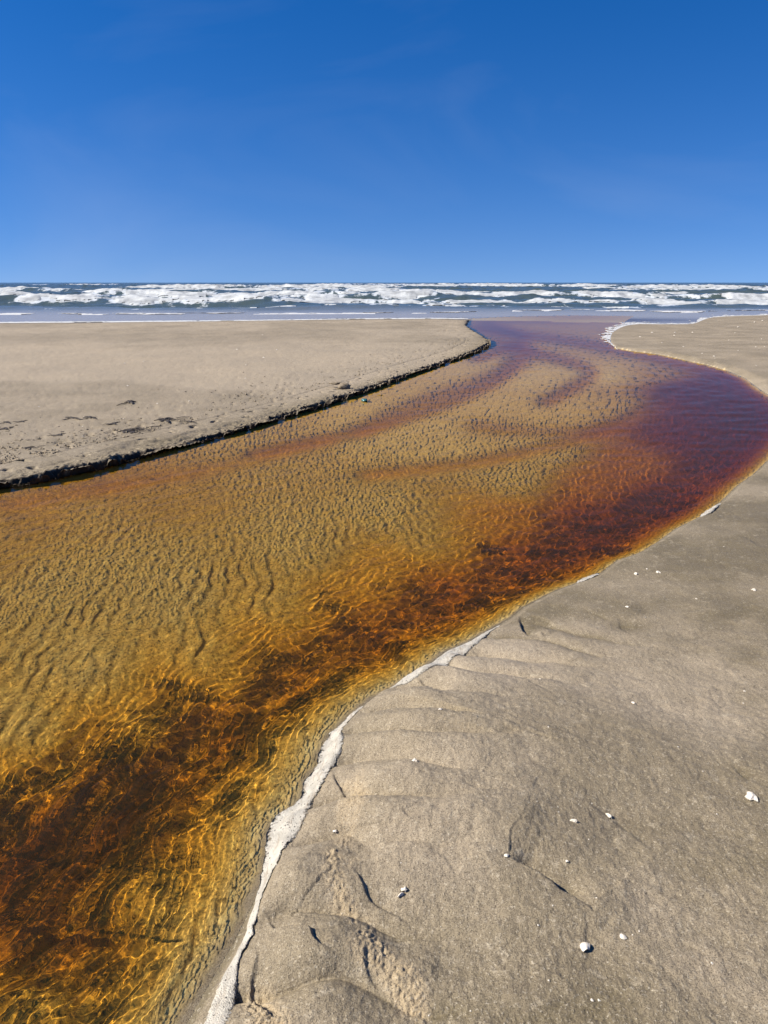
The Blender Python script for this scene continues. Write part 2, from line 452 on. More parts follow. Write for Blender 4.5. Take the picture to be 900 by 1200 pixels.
# ------------------------------------------------------------------ materials
def sand_material():
    m = bpy.data.materials.new('beach_sand'); t = NT(m)
    P = t.pos()
    wet, crumb, dark, under = t.attr('wet'), t.attr('crumb'), t.attr('peat_shade'), t.attr('under')
    big = t.noise(P, .55, 3)
    mid = t.noise(P, 5.0, 5, .6)
    grain = t.noise(P, 330.0, 2, .7)
    grain2 = t.noise(P, 150.0, 3, .75)
    dry = t.mix(mid, (0.325, 0.258, 0.175), (0.395, 0.325, 0.230))
    dry = t.mix(t.ramp(big, [(.35, 0.0), (.65, 1.0)]), dry, (0.320, 0.262, 0.185))
    wetc = t.mix(mid, (0.115, 0.091, 0.050), (0.195, 0.155, 0.085))
    c = t.mix(wet, dry, wetc)
    c = t.mix(t.math('MULTIPLY', crumb, .7), c, (0.376, 0.288, 0.168))
    # dark and pale grains
    c = t.mix(t.ramp(t.noise(P, 44.0, 4, .75), [(.34, .55), (.45, 0.0)]), c, (.12, .095, .065))
    c = t.mix(t.ramp(t.noise(P, 21.0, 5, .8), [(.56, 0.0), (.68, .45)]), c, (0.496, 0.424, 0.304))
    c = t.mix(t.ramp(grain, [(.35, .9), (.49, 0.0)]), c, (.06, .045, .03))
    c = t.mix(t.ramp(grain2, [(.57, 0.0), (.68, .6)]), c, (0.528, 0.464, 0.352))
    c = t.mix(dark, c, (.030, .018, .009))  # cut bank face: wet tone plus its shade put into the colour
    bedc = t.mix(t.noise(P, 9.0, 4), (.74, .56, .27), (.86, .67, .36))
    bedc = t.mix(t.ramp(t.noise(P, 60.0, 3, .7), [(.36, .75), (.48, 0.0)]), bedc, (.14, .10, .055))
    bedc = t.mix(t.ramp(t.noise(t.scaled(P, (1.0, .6, 1.0)), 38.0, 4, .7), [(.53, 0.0), (.62, .9)]), bedc, (.95, .80, .45))  # flecks here and below put caustic sparkle into the bed colour
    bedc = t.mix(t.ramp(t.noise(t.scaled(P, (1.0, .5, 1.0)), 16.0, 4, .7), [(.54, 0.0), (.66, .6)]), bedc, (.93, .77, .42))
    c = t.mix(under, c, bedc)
    rough = t.math('SUBTRACT', .9, t.math('MULTIPLY', wet, .28))
    b = t.n('ShaderNodeBsdfPrincipled', {'Base Color': c, 'Roughness': rough, 'Specular IOR Level': .35})
    h = t.math('ADD', t.math('MULTIPLY', grain2, .6), t.math('MULTIPLY', grain, .25))
    wind = t.noise(t.n('ShaderNodeMapping', {'Vector': P, 'Rotation': (0, 0, .5), 'Scale': (1.0, .42, 1.0)}).outputs[0], 62.0, 4, .65)
    h = t.math('ADD', h, t.math('MULTIPLY', wind, .8))
    h2 = t.math('MULTIPLY', t.noise(P, 26.0, 5, .65), .7)
    h = t.math('ADD', h, h2)
    bump = t.n('ShaderNodeBump', {'Height': h, 'Strength': 1.0, 'Distance': .0045})
    t.t.links.new(bump.outputs[0], b.inputs['Normal'])
    t.t.links.new(b.outputs[0], t.out.inputs['Surface'])
    return m

def stream_material():
    m = bpy.data.materials.new('peaty_water'); t = NT(m)
    P = t.pos()
    # tea-stained water: light loses blue, then green, with the depth it has to cross (Beer-Lambert per crossing)
    dep = t.attr('depth')
    ch = [t.math('EXPONENT', t.math('MULTIPLY', dep, -k * 1.25)) for k in (2.45, 4.8, 13.0)]
    tint = t.n('ShaderNodeCombineColor', {0: ch[0], 1: ch[1], 2: ch[2]}).outputs[0]
    r = t.n('ShaderNodeBsdfRefraction', {'Color': tint, 'Roughness': 0.0, 'IOR': 1.33})
    g = t.n('ShaderNodeBsdfGlossy', {'Color': (1, 1, 1, 1), 'Roughness': .04})
    lw = t.n('ShaderNodeLayerWeight', {'Blend': .5})
    fr = t.math('ADD', t.math('MULTIPLY', t.math('POWER', lw.outputs['Facing'], 8.0), .58), .014)
    # fine peat particles scatter a little brown light back out of the deep water
    peat_shade = t.n('ShaderNodeBsdfDiffuse', {'Color': (.085, .060, .030, 1)})
    turb = t.math('SUBTRACT', 1.0, t.math('EXPONENT', t.math('MULTIPLY', dep, -.75)))
    body = t.n('ShaderNodeMixShader', {0: turb, 1: r.outputs[0], 2: peat_shade.outputs[0]})
    mx = t.n('ShaderNodeMixShader', {0: fr, 1: body.outputs[0], 2: g.outputs[0]})
    t.t.links.new(mx.outputs[0], t.out.inputs['Surface'])
    return m

def sea_material():
    m = bpy.data.materials.new('sea_water'); t = NT(m)
    P = t.pos()
    deep = t.attr('deep'); stain = t.attr('stain')
    c = t.mix(deep, (.27, .255, .235), (.060, .080, .070))
    ln = t.noise(t.scaled(P, (1.0, .35, 1)), .9, 6, .7)
    lace = t.attr('lace')
    lc = t.ramp(t.math('ADD', ln, t.math('MULTIPLY', lace, .33)), [(.62, 0.0), (.74, 1.0)])
    c = t.mix(stain, c, (.05, .03, .02))
    c = t.mix(t.math('MULTIPLY', lc, t.math('GREATER_THAN', lace, .02)), c, (.58, .61, .61))
    b = t.n('ShaderNodeBsdfPrincipled', {'Base Color': c, 'Roughness': .22, 'IOR': 1.33, 'Specular IOR Level': .22})
    h = t.noise(t.scaled(P, (.5, 1, 1)), 2.2, 5, .65)
    bump = t.n('ShaderNodeBump', {'Height': h, 'Strength': .5, 'Distance': .12})
    t.t.links.new(bump.outputs[0], b.inputs['Normal'])
    t.t.links.new(b.outputs[0], t.out.inputs['Surface'])
    return m

def foam_material(name, base, speck=0.0, bscale=90.0, bdist=.003, mottle=.25):
    m = bpy.data.materials.new(name); t = NT(m)
    P = t.pos()
    c = t.mix(t.ramp(t.noise(P, bscale * .3, 5, .65), [(.38, 0.0), (.62, 1.0)]), base, tuple(x * (1 - mottle) for x in base))
    if speck:
        sp = t.n('ShaderNodeTexVoronoi', {'Vector': P, 'Scale': 95.0}, feature='F1')
        keep = t.ramp(sp.outputs['Color'], [(.50, 0.0), (.54, 1.0)])
        dot = t.math('MULTIPLY', t.ramp(sp.outputs['Distance'], [(.18, 1.0), (.26, 0.0)]), keep)
        c = t.mix(t.math('MULTIPLY', dot, speck), c, (.03, .025, .02))
    hgt = t.noise(P, bscale, 4, .65)
    if speck:
        cell = t.n('ShaderNodeTexVoronoi', {'Vector': P, 'Scale': 260.0}).outputs['Distance']
        hgt = t.math('SUBTRACT', hgt, t.math('MULTIPLY', cell, .8))
        band = t.n('ShaderNodeMapping', {'Vector': P, 'Rotation': (0, 0, -.45), 'Scale': (1.0, .22, 1.0)}).outputs[0]
        c = t.mix(t.ramp(t.noise(band, 60.0, 4, .6), [(.54, 0.0), (.66, .75)]), c, (.26, .21, .15))
    b = t.n('ShaderNodeBsdfPrincipled', {'Base Color': c, 'Roughness': .6})
    bump = t.n('ShaderNodeBump', {'Height': hgt, 'Strength': .6, 'Distance': bdist})
    t.t.links.new(bump.outputs[0], b.inputs['Normal'])
    if speck:
        e_ = t.math('ADD', t.math('MULTIPLY', t.attr('core'), 1.5), t.math('MULTIPLY', t.math('SUBTRACT', t.noise(P, 85.0, 5, .7), .5), 3.2))
        t.t.links.new(t.ramp(e_, [(.30, 0.0), (.75, 1.0)]), b.inputs['Alpha'])
    t.t.links.new(b.outputs[0], t.out.inputs['Surface'])
    return m

M_SAND = sand_material(); M_STREAM = stream_material(); M_SEA = sea_material()
M_FOAM = foam_material('bank_foam', (0.47, 0.435, 0.36), .95, 70, .004, .30)
M_SURF = foam_material('sea_foam', (.56, .58, .57), 0, 1.9, .09, .45)  # grey mottle puts the shading of the foam into its colour
M_SWASH = foam_material('swash_foam', (.62, .62, .60), 0, 12, .01)

# ------------------------------------------------------------------ ground sheet
HALF = math.radians(36.5)
def wet_left(X, Y, dl, dls, nz):
    w = smooth(2.2, .0, dls) * .8 + .30 * smooth(.5, .1, dl) + .2 * smooth(-.2, .4, nz) + .02
    w = w + .28 * smooth(-.25, .3, fbm(X * .22 + 3, Y * .16, 3, 55))
    return w - .30 * smooth(9, 11, Y + .35 * X) * smooth(20, 14, Y + .2 * X)
def build_ground():
    rad = np.concatenate([[.02, .15, .35, .55, .75, .88], radii_steps(.98, 46, .0023, .0009, .0095), np.geomspace(50, 6000, 30)])
    th = angles(720, HALF, 60)
    X, Y = polar_grid(rad, th)
    Z, I = ground_height(X, Y)
    Z = np.where(Y > 60, -1.5, Z)
    V = np.stack([X, Y, Z], -1).reshape(-1, 3)
    Fc = grid_faces(len(rad), len(th), True)
    land = I['in_r'] | I['in_l']
    dmin = np.minimum(I['dr'], I['dl'])
    wet_r = np.clip(.80 + .5 * I['nz'] - .15 * smooth(2, 9, np.hypot(X, Y)), 0, 1) * (1 - .35 * I['far'])
    wet_r = np.clip(wet_r - .35 + .85 * I['hollow'] * (np.hypot(X, Y) < 6) + .35 * (np.hypot(X, Y) >= 3.2) * smooth(3.2, 6, np.hypot(X, Y)), 0, 1.25)  # sand turns darker in the hollows
    wet_r = np.maximum(wet_r * (1 - .8 * I['crumb']), smooth(.05, .01, I['dr']) * (1 - I['far']))
    wet_l = wet_left(X, Y, I['dl'], I['dls'], I['nz'])
    wet = np.where(I['in_r'], wet_r, np.clip(wet_l, 0, 1))
    peat_shade = np.where(I['in_l'] & (I['dls'] > .6), smooth(.075, .045, I['edge']), 0)  # mask of the left bank face, darkened for wet sand and painted shade
    peat_shade = peat_shade * .93
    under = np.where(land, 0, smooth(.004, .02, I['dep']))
    at_ = dict(wet=wet.ravel(), crumb=I['crumb'].ravel(), peat_shade=peat_shade.ravel(), under=under.ravel())
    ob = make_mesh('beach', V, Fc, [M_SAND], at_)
    tag(ob, kind='structure')
    ob['label'] = 'wet sandy beach and stream bed'
    ob.cycles.is_caustics_receiver = True
    return ob
ground = build_ground()

def build_bank_strip():
    """finely meshed lip of the left bank: ragged edge, slumped steps, wet face darkened with painted shade"""
    line = [p for p in l_bank if -3.9 < p[0]]
    line = [at(-95, 590)] + [at(*p) for p in L_BANK[:-4]]
    P_, d_ = [line[0]], 0
    out = []
    for (ax, ay), (bx, by) in zip(line[:-1], line[1:]):
        L = math.hypot(bx - ax, by - ay); n = max(1, int(L / .014))
        for q in range(n): out.append((ax + (bx - ax) * q / n, ay + (by - ay) * q / n))
    C_ = np.array(out)
    ker = np.ones(25) / 25
    pad = np.pad(C_, ((12, 12), (0, 0)), 'edge')
    C2 = np.stack([np.convolve(pad[:, 0], ker, 'valid'), np.convolve(pad[:, 1], ker, 'valid')], 1)
    T = np.gradient(C2, axis=0); T /= np.hypot(T[:, 0], T[:, 1])[:, None]
    N = np.stack([-T[:, 1], T[:, 0]], 1)
    dd = np.concatenate([np.linspace(-.05, .16, 50), np.linspace(.166, .66, 55)])
    X = C2[:, 0:1] + N[:, 0:1] * dd; Y = C2[:, 1:2] + N[:, 1:2] * dd
    H, edge, d2_, dls_, nz_ = ground_height(X, Y, True)
    clod = np.clip(fbm(X * 16, Y * 16, 3, 401, .6), 0, 1) * smooth(.20, .10, edge) * smooth(.0, .03, edge)
    fine = fbm(X * 45, Y * 45, 3, 402, .6)
    H = H + .018 * clod + .0050 * fine * smooth(.6, .1, edge)
    H = H + .03 * clod * smooth(.05, .02, edge)
    H = np.where(edge < .02, np.minimum(H, -.01 + .03 * fine), H)
    H = H - .06 * smooth(.60, .66, dd)[None, :] + .001
    ends = np.minimum(np.arange(len(C2)), len(C2) - 1 - np.arange(len(C2)))[:, None]
    H = H - .06 * smooth(6, 0, ends)
    V = np.stack([X, Y, H], -1).reshape(-1, 3)
    Fc = grid_faces(len(C2), len(dd))
    a_, b_, c_ = V[Fc[0, 0]], V[Fc[0, 1]], V[Fc[0, 2]]
    if np.cross(b_ - a_, c_ - b_)[2] < 0: Fc = Fc[:, ::-1]
    peat_shade = smooth(.062, .035, edge + .03 * fbm(X * 22, Y * 22, 3, 403)) * .95
    wet = np.clip(wet_left(X, Y, d2_, dls_, nz_), 0, 1)
    z0 = np.zeros(X.size)
    o = make_mesh('sand_bank', V, Fc, [M_SAND], dict(wet=wet.ravel(), crumb=z0, peat_shade=peat_shade.ravel(), under=z0))
    tag(o, kind='structure'); o['label'] = 'undercut dark edge of the left sand bank'
build_bank_strip()

# ------------------------------------------------------------------ water sheet (stream and sea share one grid)
OUTLET = [at(*p) for p in [(520,402),(524,376),(552,373.2),(600,370.8),(680,369.5),(742,370.5),(722,384),(712,392),(711,403),(721,409)]]
def build_water():
    rad = np.concatenate([radii_steps(.9, 60, .0021, .0010, .012), np.geomspace(60.5, 600, 310), np.geomspace(615, 9000, 50)])
    half = math.radians(36)
    th = np.concatenate([-half - np.linspace(math.radians(18), math.radians(.3), 26), np.linspace(-half, half, 800), half + np.linspace(math.radians(.3), math.radians(18), 26)])
    X, Y = polar_grid(rad, th)
    R = np.hypot(X, Y)
    z = np.zeros_like(X); Zb = np.full_like(X, -1.0)
    k = int(np.searchsorted(rad, 46))
    x, y, r = X[:k], Y[:k], R[:k]
    fd, fs, side = FLOW(x, y)
    zb, info = ground_height(x, y)
    Zb[:k] = zb
    # flow-aligned ripples
    w1 = fbm(x * 3, y * 3, 2, 101) * .06
    a = noise((fs + w1) * 9, (fd + w1) * 24, 103)
    b = noise((fs + w1) * 20 + fd * 6, (fd + w1) * 46, 104)
    c = noise((fs * .8 + fd * .6 + w1) * 30, (fd * .8 - fs * .3) * 34, 105)
    f = noise(x * 48 + w1 * 40, y * 48, 108)
    e = noise((fs + w1) * 4, fd * 10, 106)
    ridge = 1 - 2 * np.sqrt(a * a + .006)
    shal = smooth(.10, .04, -zb)
    zz = .0019 * ridge * (1 - .68 * shal) * smooth(17, 3, r) + .0008 * b * smooth(7, 3, r) * (1 - .6 * shal) + .0008 * c * smooth(9, 4, r) * (1 - .6 * shal) + .0022 * e
    zz = zz + .00042 * f * shal * smooth(10, 4, r) + .00022 * noise(x * 85, y * 85, 112) * smooth(6, 3, r)
    chop = noise(x * 2.0 + .4 * noise(x, y, 109) , y * 5.5 - x * .6, 107) + .5 * noise(x * 5, y * 9, 111)
    zz = zz + (.0045 * smooth(5, 10, r) + .004 * smooth(9, 16, r)) * chop * (1 - .6 * shal)
    z[:k] = zz * (1 - .5 * smooth(20, 27, y)) * smooth(.0, .02, -zb)
    # sea
    j = int(np.searchsorted(rad, 26))
    Xa, Ya, Za = X, Y, z
    X, Y = X[j:], Y[j:]
    off = Y - 34 - .04 * X
    sea = smooth(6, 30, off)
    zz = np.zeros_like(X)
    for q, (lam, amp, ang) in enumerate([(26, .20, .05), (17, .12, -.16), (9, .08, .25), (5, .06, -.1)]):
        ph = (Y * math.cos(ang) + X * math.sin(ang)) * 2 * math.pi / lam + 5 * noise(X / 40, Y / 60, 110 + q)
        zz += amp * (np.abs(np.sin(ph / 2)) * -2 + 1) * (1.1 + noise(X / 30, Y / 20, 120 + q))
    zz += .10 * fbm(X / 2.5, Y / 1.8, 4, 130) * (1 + np.clip(Y / 200, 0, 2))
    foam = np.full_like(X, -1.0)
    row_id = np.zeros(X.shape, int)
    for q, (y0, hgt, wd, cov, tilt) in enumerate(BREAKERS):
        n1 = noise(X / (y0 * .45), Y / (y0 * .8) + q * 7.3, 140 + q); n2 = fbm(X / (y0 * .06), Y / (y0 * .12) + q, 3, 150 + q)
        line = y0 + tilt * X + y0 * (.06 * n1 + .014 * n2)
        u = (Y - line) / wd
        crest = np.exp(-np.maximum(u, 0) ** 2 * 1.2) * np.exp(-(np.minimum(u, 0) * 2.6) ** 2)
        brk = noise(X / (y0 * .30), Y / (y0 * .4) + q * 3.1, 160 + q) + .35 * noise(X / (y0 * .07), Y / (y0 * .2) + q * 3.1, 165 + q)
        bb = smooth(-.6, .3, brk + (cov - .5) * 1.5)
        rough = fbm(X / (.006 * y0), Y / (.012 * y0), 4, 170 + q, .6)
        zz += hgt * crest * (.35 + .75 * bb) + hgt * .05 * rough * crest * bb
        body = np.where(u < 0, 1 + u * .9, 1 - u * .9)
        fm = body - 1.15 * (1 - bb) - .68 - .62 * fbm(X / (.055 * y0), Y / (.075 * y0), 5, 180 + q, .58)
        row_id = np.where(fm > foam, q, row_id)
        foam = np.maximum(foam, fm)
    z[j:] = z[j:] * (1 - sea) + zz * sea
    foam = foam * 1.0 - (1 - sea) * .6
    def full(arr, fill):
        out = np.full(Xa.shape, fill, dtype=float); out[j:] = arr; return out
    foam = full(foam, -1.0); row_id = full(row_id, 0).astype(int)
    X, Y = Xa, Ya
    off = Y - 34 - .04 * X
    dl = full(seg_dist(X[j:], Y[j:], l_sea), 50); drs = full(seg_dist(X[j:], Y[j:], r_sea), 50)
    V = np.stack([X, Y, z], -1).reshape(-1, 3)
    Fc = grid_faces(len(rad), len(th))
    cx = X.ravel()[Fc].mean(1); cy = Y.ravel()[Fc].mean(1)
    riv = (cy < 26) | inside(cx, cy, land_right) | inside(cx, cy, land_left) | inside(cx, cy, OUTLET)
    # drop faces well inside the land: the sand covers them
    dd = np.full(X.shape, 50.0); dd[:k] = np.minimum(np.minimum(info['dr'], info['dl']), np.minimum(info['drs'], info['dls'])); dd = np.minimum(dd, np.minimum(dl, drs)).ravel()
    on_land = (inside(cx, cy, land_right) | inside(cx, cy, land_left)) & (dd[Fc].min(1) > .25)
    deep = smooth(2, 22, off)
    stain = np.exp(-((np.abs((Y - at(660, 375)[1]) * .5)) ** 2) - ((X - at(660, 372)[0]) / 6) ** 2)
    near_land = (inside(cx, cy, land_right) | inside(cx, cy, land_left)) & ~on_land
    sea_side = near_land & (cy > 27) & (np.minimum(dl, drs).ravel()[Fc].min(1) < .3)
    rv = make_mesh('stream', V, Fc[riv & ~on_land & ~sea_side], [M_STREAM], dict(depth=np.clip(z - Zb, 0, 1).ravel()))
    tag(rv, kind='structure'); rv['label'] = 'tea brown stream crossing the beach'
    rv.cycles.is_caustics_caster = True
    sv = make_mesh('sea', V, Fc[(~riv & ~on_land) | sea_side], [M_SEA], dict(deep=deep.ravel(), stain=stain.ravel(), lace=smooth(-.45, .15, foam).ravel()))
    tag(sv, kind='structure'); sv['label'] = 'choppy sea'
    # whitewater: one object per breaker row, raised and lumpy over the sea sheet
    lump = 1 + .9 * fbm(X / 1.1, Y / 1.6, 4, 190, .6)
    zf = z + .06 * smooth(0, .12, foam) + np.clip(foam, 0, .5) * .035 * np.clip(lump, .1, 3) * (1 + Y / 150)
    Vf = np.stack([X, Y, zf], -1).reshape(-1, 3)
    fr = foam.ravel()[Fc].mean(1); rid = row_id.ravel()[Fc[:, 0]]
    sel_all = (fr > 0) & ~riv & ~on_land
    comp = components(Fc, sel_all, X.size)
    rest = np.zeros(len(Fc), bool)
    pick = np.nonzero(sel_all)[0]
    labs, cnt = np.unique(comp[pick], return_counts=True)
    order = labs[np.argsort(-cnt)][:9]
    big = []
    for c_ in order:
        m_ = np.zeros(len(Fc), bool); m_[pick[comp[pick] == c_]] = True
        if m_.sum() < 900: continue
        big.append((m_, cx[m_].mean(), cy[m_].mean(), cx[m_].max() - cx[m_].min()))
    done = np.zeros(len(Fc), bool)
    seen = {}
    for m_, mx_, my_, wd_ in sorted(big, key=lambda b_: b_[2]):
        qx = pix(cx[m_], cy[m_])[0]; vis = (qx > 0) & (qx < 900)
        if vis.sum() < 60: continue
        o = make_mesh('breaker', Vf, Fc[m_], [M_SURF]); done |= m_
        row = 'nearest to the beach' if my_ < 73 else 'in the second line of surf' if my_ < 93 else 'in the third line of surf' if my_ < 125 else 'far out below the horizon'
        qm = qx[vis].mean()
        side_ = 'left' if qm < 300 else 'right' if qm > 600 else 'middle'
        size_ = 'long' if qx[vis].max() - qx[vis].min() > 420 else 'short'
        lab_ = f'{size_} white breaking wave {row}, in the {side_} of the picture'
        seen[lab_] = seen.get(lab_, 0) + 1
        if seen[lab_] > 1: lab_ = lab_.replace('white', ('', '', 'ragged', 'tiny', 'thin')[min(seen[lab_], 4)])
        tag(o, lab_, 'breaking wave', 'rows of white surf')
    rest = sel_all & ~done
    if rest.any():
        o = make_mesh('whitecap_foam', Vf, Fc[rest], [M_SURF]); tag(o, 'scattered flecks of white foam between the breaking waves', 'foam', None, 'stuff')
    return rv, sv
BR = []
def components(Fc, sel, nv):
    lab = np.arange(nv)
    E = Fc[sel]
    for _ in range(4000):
        m = lab[E].min(1)
        new = lab.copy()
        for q in range(4): np.minimum.at(new, E[:, q], m)
        new = new[new]
        if (new == lab).all(): break
        lab = new
    out = np.full(len(Fc), -1); out[np.nonzero(sel)[0]] = lab[E[:, 0]]
    return out
BREAKERS = [(47, .05, 2, .6, .05), (54, .08, 2.2, .6, .0), (64, .22, 4.6, 1.0, -.02), (80, .40, 4.2, .85, .04), (103, .5, 5.5, .75, -.03), (143, .6, 8, .65, .03), (205, .7, 11, .6, .02), (300, .8, 16, .5, 0), (460, .8, 25, .35, 0)]
stream, sea = build_water()

# ------------------------------------------------------------------ foam along the near bank
def ground_z(x, y):
    Z, _ = ground_height(np.atleast_1d(np.array(x, float)), np.atleast_1d(np.array(y, float)))
    return Z

def foam_ribbon(name, L, Rr, thick, seg=6, across=16, mat=None):
    Lc = catmull(L, seg); Rc = catmull(Rr, seg)
    n = len(Lc)
    t = np.linspace(0, 1, across)
    A = np.array([at(*p) for p in Lc]); B = np.array([at(*p) for p in Rc])
    X = A[:, None, 0] * (1 - t) + B[:, None, 0] * t; Y = A[:, None, 1] * (1 - t) + B[:, None, 1] * t
    jig = .006 * fbm(X * 30, Y * 30, 3, 201, .6)
    X = X + jig; Y = Y + .006 * fbm(X * 30, Y * 30, 3, 202, .6)
    G = np.maximum(ground_z(X.ravel(), Y.ravel()).reshape(X.shape), -.001)
    wdt = np.hypot(*(A - B).T)[:, None]
    dome = np.sqrt(np.clip(1 - (2 * t - 1) ** 4, 0, 1))[None, :] * np.ones((n, 1))
    env = np.minimum(1, np.minimum(np.arange(n), n - 1 - np.arange(n)) / 5.0)[:, None]
    h = np.minimum(thick, wdt * .35) * (.75 + .5 * noise(X * 22, Y * 22, 203) + .25 * np.abs(noise(X * 60, Y * 60, 204))) * dome * env
    Z = G + h - .003 * (1 - dome)
    V = np.stack([X, Y, Z], -1).reshape(-1, 3)
    Fc = grid_faces(n, across)[:, ::-1]
    a, b, c = V[Fc[0, 0]], V[Fc[0, 1]], V[Fc[0, 2]]
    if np.cross(b - a, c - b)[2] < 0: Fc = Fc[:, ::-1]
    return make_mesh(name, V, Fc, [mat or M_FOAM], dict(core=np.broadcast_to(1 - (2 * t - 1) ** 2, X.shape).ravel()))

f1 = foam_ribbon('foam_strip',
  [(214,1262),(262,1153),(284,1109),(299,1053),(304,1030),(310,998),(311,976),(322,955),(342,944),(354,929),(355,915),(370,897),(374,880),(386,860),(410,838),(423,827)],
  [(268,1262),(281,1150),(297,1109),(311,1055),(323,1035),(338,1006),(360,978),(364,960),(372,945),(383,929),(390,917),(400,900),(405,880),(404,864),(418,842),(430,828)], .009)
tag(f1, 'long ribbon of speckled white foam lining the near bank from the bottom of the picture', 'foam', 'foam along the near bank')
f2 = foam_ribbon('foam_strip',
  [(447,816),(470,803),(493,788),(520,766),(547,754),(566,743),(584,733)],
  [(449,819),(492,813),(518,799),(545,777),(562,761),(572,748),(586,735)], .007)
tag(f2, 'smooth tapering wedge of white foam further up the near bank', 'foam', 'foam along the near bank')
f3 = foam_ribbon('foam_strip', [(820,604),(828,598),(836,594),(843,590)], [(822,607),(832,605),(839,600),(845,593)], .012)
tag(f3, 'small isolated white foam patch where the bank bends at right', 'foam', 'foam along the near bank')
f4 = foam_ribbon('foam_strip', [(675,682),(684,677),(694,674),(701,671)], [(677,684),(687,681),(697,677),(703,673)], .006)
tag(f4, 'tiny sliver of foam midway along the bank, between the larger patches', 'foam', 'foam along the near bank')
# swash lines: lacy, nobody could count the scraps
def lacy(name, L, Rr, thick, thr, label, sc=(2.2, 5.0), across=14, seg=14, fringe=None):
    o = foam_ribbon(name, L, Rr, thick, seg, across, M_SWASH)
    me = o.data; n = len(me.vertices)
    co = np.zeros(n * 3); me.vertices.foreach_get('co', co); co = co.reshape(-1, 3)
    fc = np.zeros(len(me.polygons) * 4, int); me.polygons.foreach_get('vertices', fc); fc = fc.reshape(-1, 4)
    c = co[fc].mean(1)
    keep = fbm(c[:, 0] * sc[0], c[:, 1] * sc[1], 3, 301) > thr
    if fringe:
        k_ = np.arange(len(fc)); i_, j_ = k_ // (across - 1), (k_ % (across - 1)) / (across - 1)
        fb = fbm(i_ * fringe[0], j_ * fringe[1], 4, 305, .6)
        keep = (j_ > fringe[2] + fringe[3] * fb) & (np.abs(noise(i_ * .11, j_ * 4, 306)) > .10 * (1 - j_) * 2)
    bpy.data.objects.remove(o)
    o = make_mesh(name, co, fc[keep], [M_SWASH])
    return tag(o, label, 'foam', None, 'stuff')
lacy('swash_foam', [(-300,379.2),(-100,377.9),(60,376.9),(200,375.9),(330,374.6),(430,373.0),(549,372.7)],
   [(-300,381.0),(-100,379.5),(60,378.3),(200,377.3),(330,375.8),(430,374.2),(549,373.7)], .02, -.30, 'thin white swash foam where the sea meets the left beach', (.5, 1.5), 8, 60)
lacy('swash_foam', [(720,407),(708,401),(700,395),(703,388),(712,382),(728,377.5),(760,376.9),(800,376),(822,369.6),(850,368.6),(900,367.6),(1000,366)],
   [(724,409.5),(717,403),(716,395),(720,388.5),(732,382.5),(747,380),(789,380),(812,379.5),(830,373.2),(851,371),(900,369.6),(1000,367.8)], .012, .12, 'white lacy foam washing round the tip of the right sand spit', (3.0, .40), 40, 60, (.05, 1.1, .62, .75))
lacy('swash_foam', [(600,363.5),(700,362.5),(760,363.5),(820,364.5),(900,363)], [(600,365),(700,364.5),(760,366.5),(820,366.5),(900,364.5)], .03, .12, 'scattered foam scraps drifting on the calm water off the stream mouth', (.4, .5), 14, 40)
lacy('swash_foam', [(-200,366.5),(100,367),(300,366.5),(480,366),(560,365)], [(-200,368.5),(100,369),(300,368.4),(480,367.5),(560,366)], .03, .1, 'broken foam line on the calm water in front of the left beach', (.35, .5), 14, 60)

# ------------------------------------------------------------------ small things lying about
def simple_mat(name, c1, c2, rough, scale, bump=.4, dist=.001):
    m = bpy.data.materials.new(name); t = NT(m); P = t.n('ShaderNodeTexCoord').outputs['Object']
    c = t.mix(t.noise(P, scale, 4), c1, c2)
    b = t.n('ShaderNodeBsdfPrincipled', {'Base Color': c, 'Roughness': rough})
    bp = t.n('ShaderNodeBump', {'Height': t.noise(P, scale * 3, 4), 'Strength': bump, 'Distance': dist})
    t.t.links.new(bp.outputs[0], b.inputs['Normal']); t.t.links.new(b.outputs[0], t.out.inputs['Surface'])
    return m
M_SHELL = simple_mat('shell_white', (.66, .62, .54), (.54, .47, .37), .45, 3)
M_DARK = simple_mat('scrap_dark_brown', (.030, .022, .016), (.060, .045, .028), .7, 20)
M_TEAL = simple_mat('teal_glaze', (.03, .16, .17), (.02, .09, .10), .35, 6)
M_CLOD = simple_mat('sand_clod', (0.272, 0.216, 0.144), (0.192, 0.152, 0.1), .9, 12, .8, .01)

def shell_mesh(seed, ribs=14, elong=1.0, broken=0.0):
    r_ = np.random.default_rng(seed)
    nu, nv = 36, 12
    u = np.linspace(-1.25, 1.25, nu)[:, None]; v = np.linspace(0, 1, nv)[None, :]
    rad = v * (1 + .04 * np.cos(u * ribs * 2.2) * v)
    if broken: rad = rad * (1 - broken * np.clip(noise(u * 2.1 + seed, v * 0 + seed * 1.7, 9) + .2, 0, 1))
    X = rad * np.sin(u) * .55 * elong; Y = rad * np.cos(u) * .8 - .35
    Z = .34 * np.sin(np.pi * np.clip(v, 0, 1) ** .7 * .93) * (1 - .35 * (u / 1.25) ** 2) + .012 * np.cos(u * ribs * 2.2) * v
    top = np.stack([X, Y, Z * 1.0 + 0 * u], -1).reshape(-1, 3)
    bot = np.stack([X * .96, Y * .96, Z * .88 - .03 + 0 * u], -1).reshape(-1, 3)
    V = np.concatenate([top, bot]); F1 = grid_faces(nu, nv); n = nu * nv
    rim = []
    for q in range(nu - 1): rim.append((q * nv + nv - 1, (q + 1) * nv + nv - 1, (q + 1) * nv + nv - 1 + n, q * nv + nv - 1 + n))
    for q in range(nv - 1):
        rim.append((q, q + 1, q + 1 + n, q + n)); e_ = (nu - 1) * nv + q; rim.append((e_ + 1, e_, e_ + n, e_ + 1 + n))
    o = make_mesh('tmp', V, np.concatenate([F1, F1[:, ::-1] + n, np.array(rim)]), [M_SHELL])
    me = o.data; bpy.data.objects.remove(o); return me
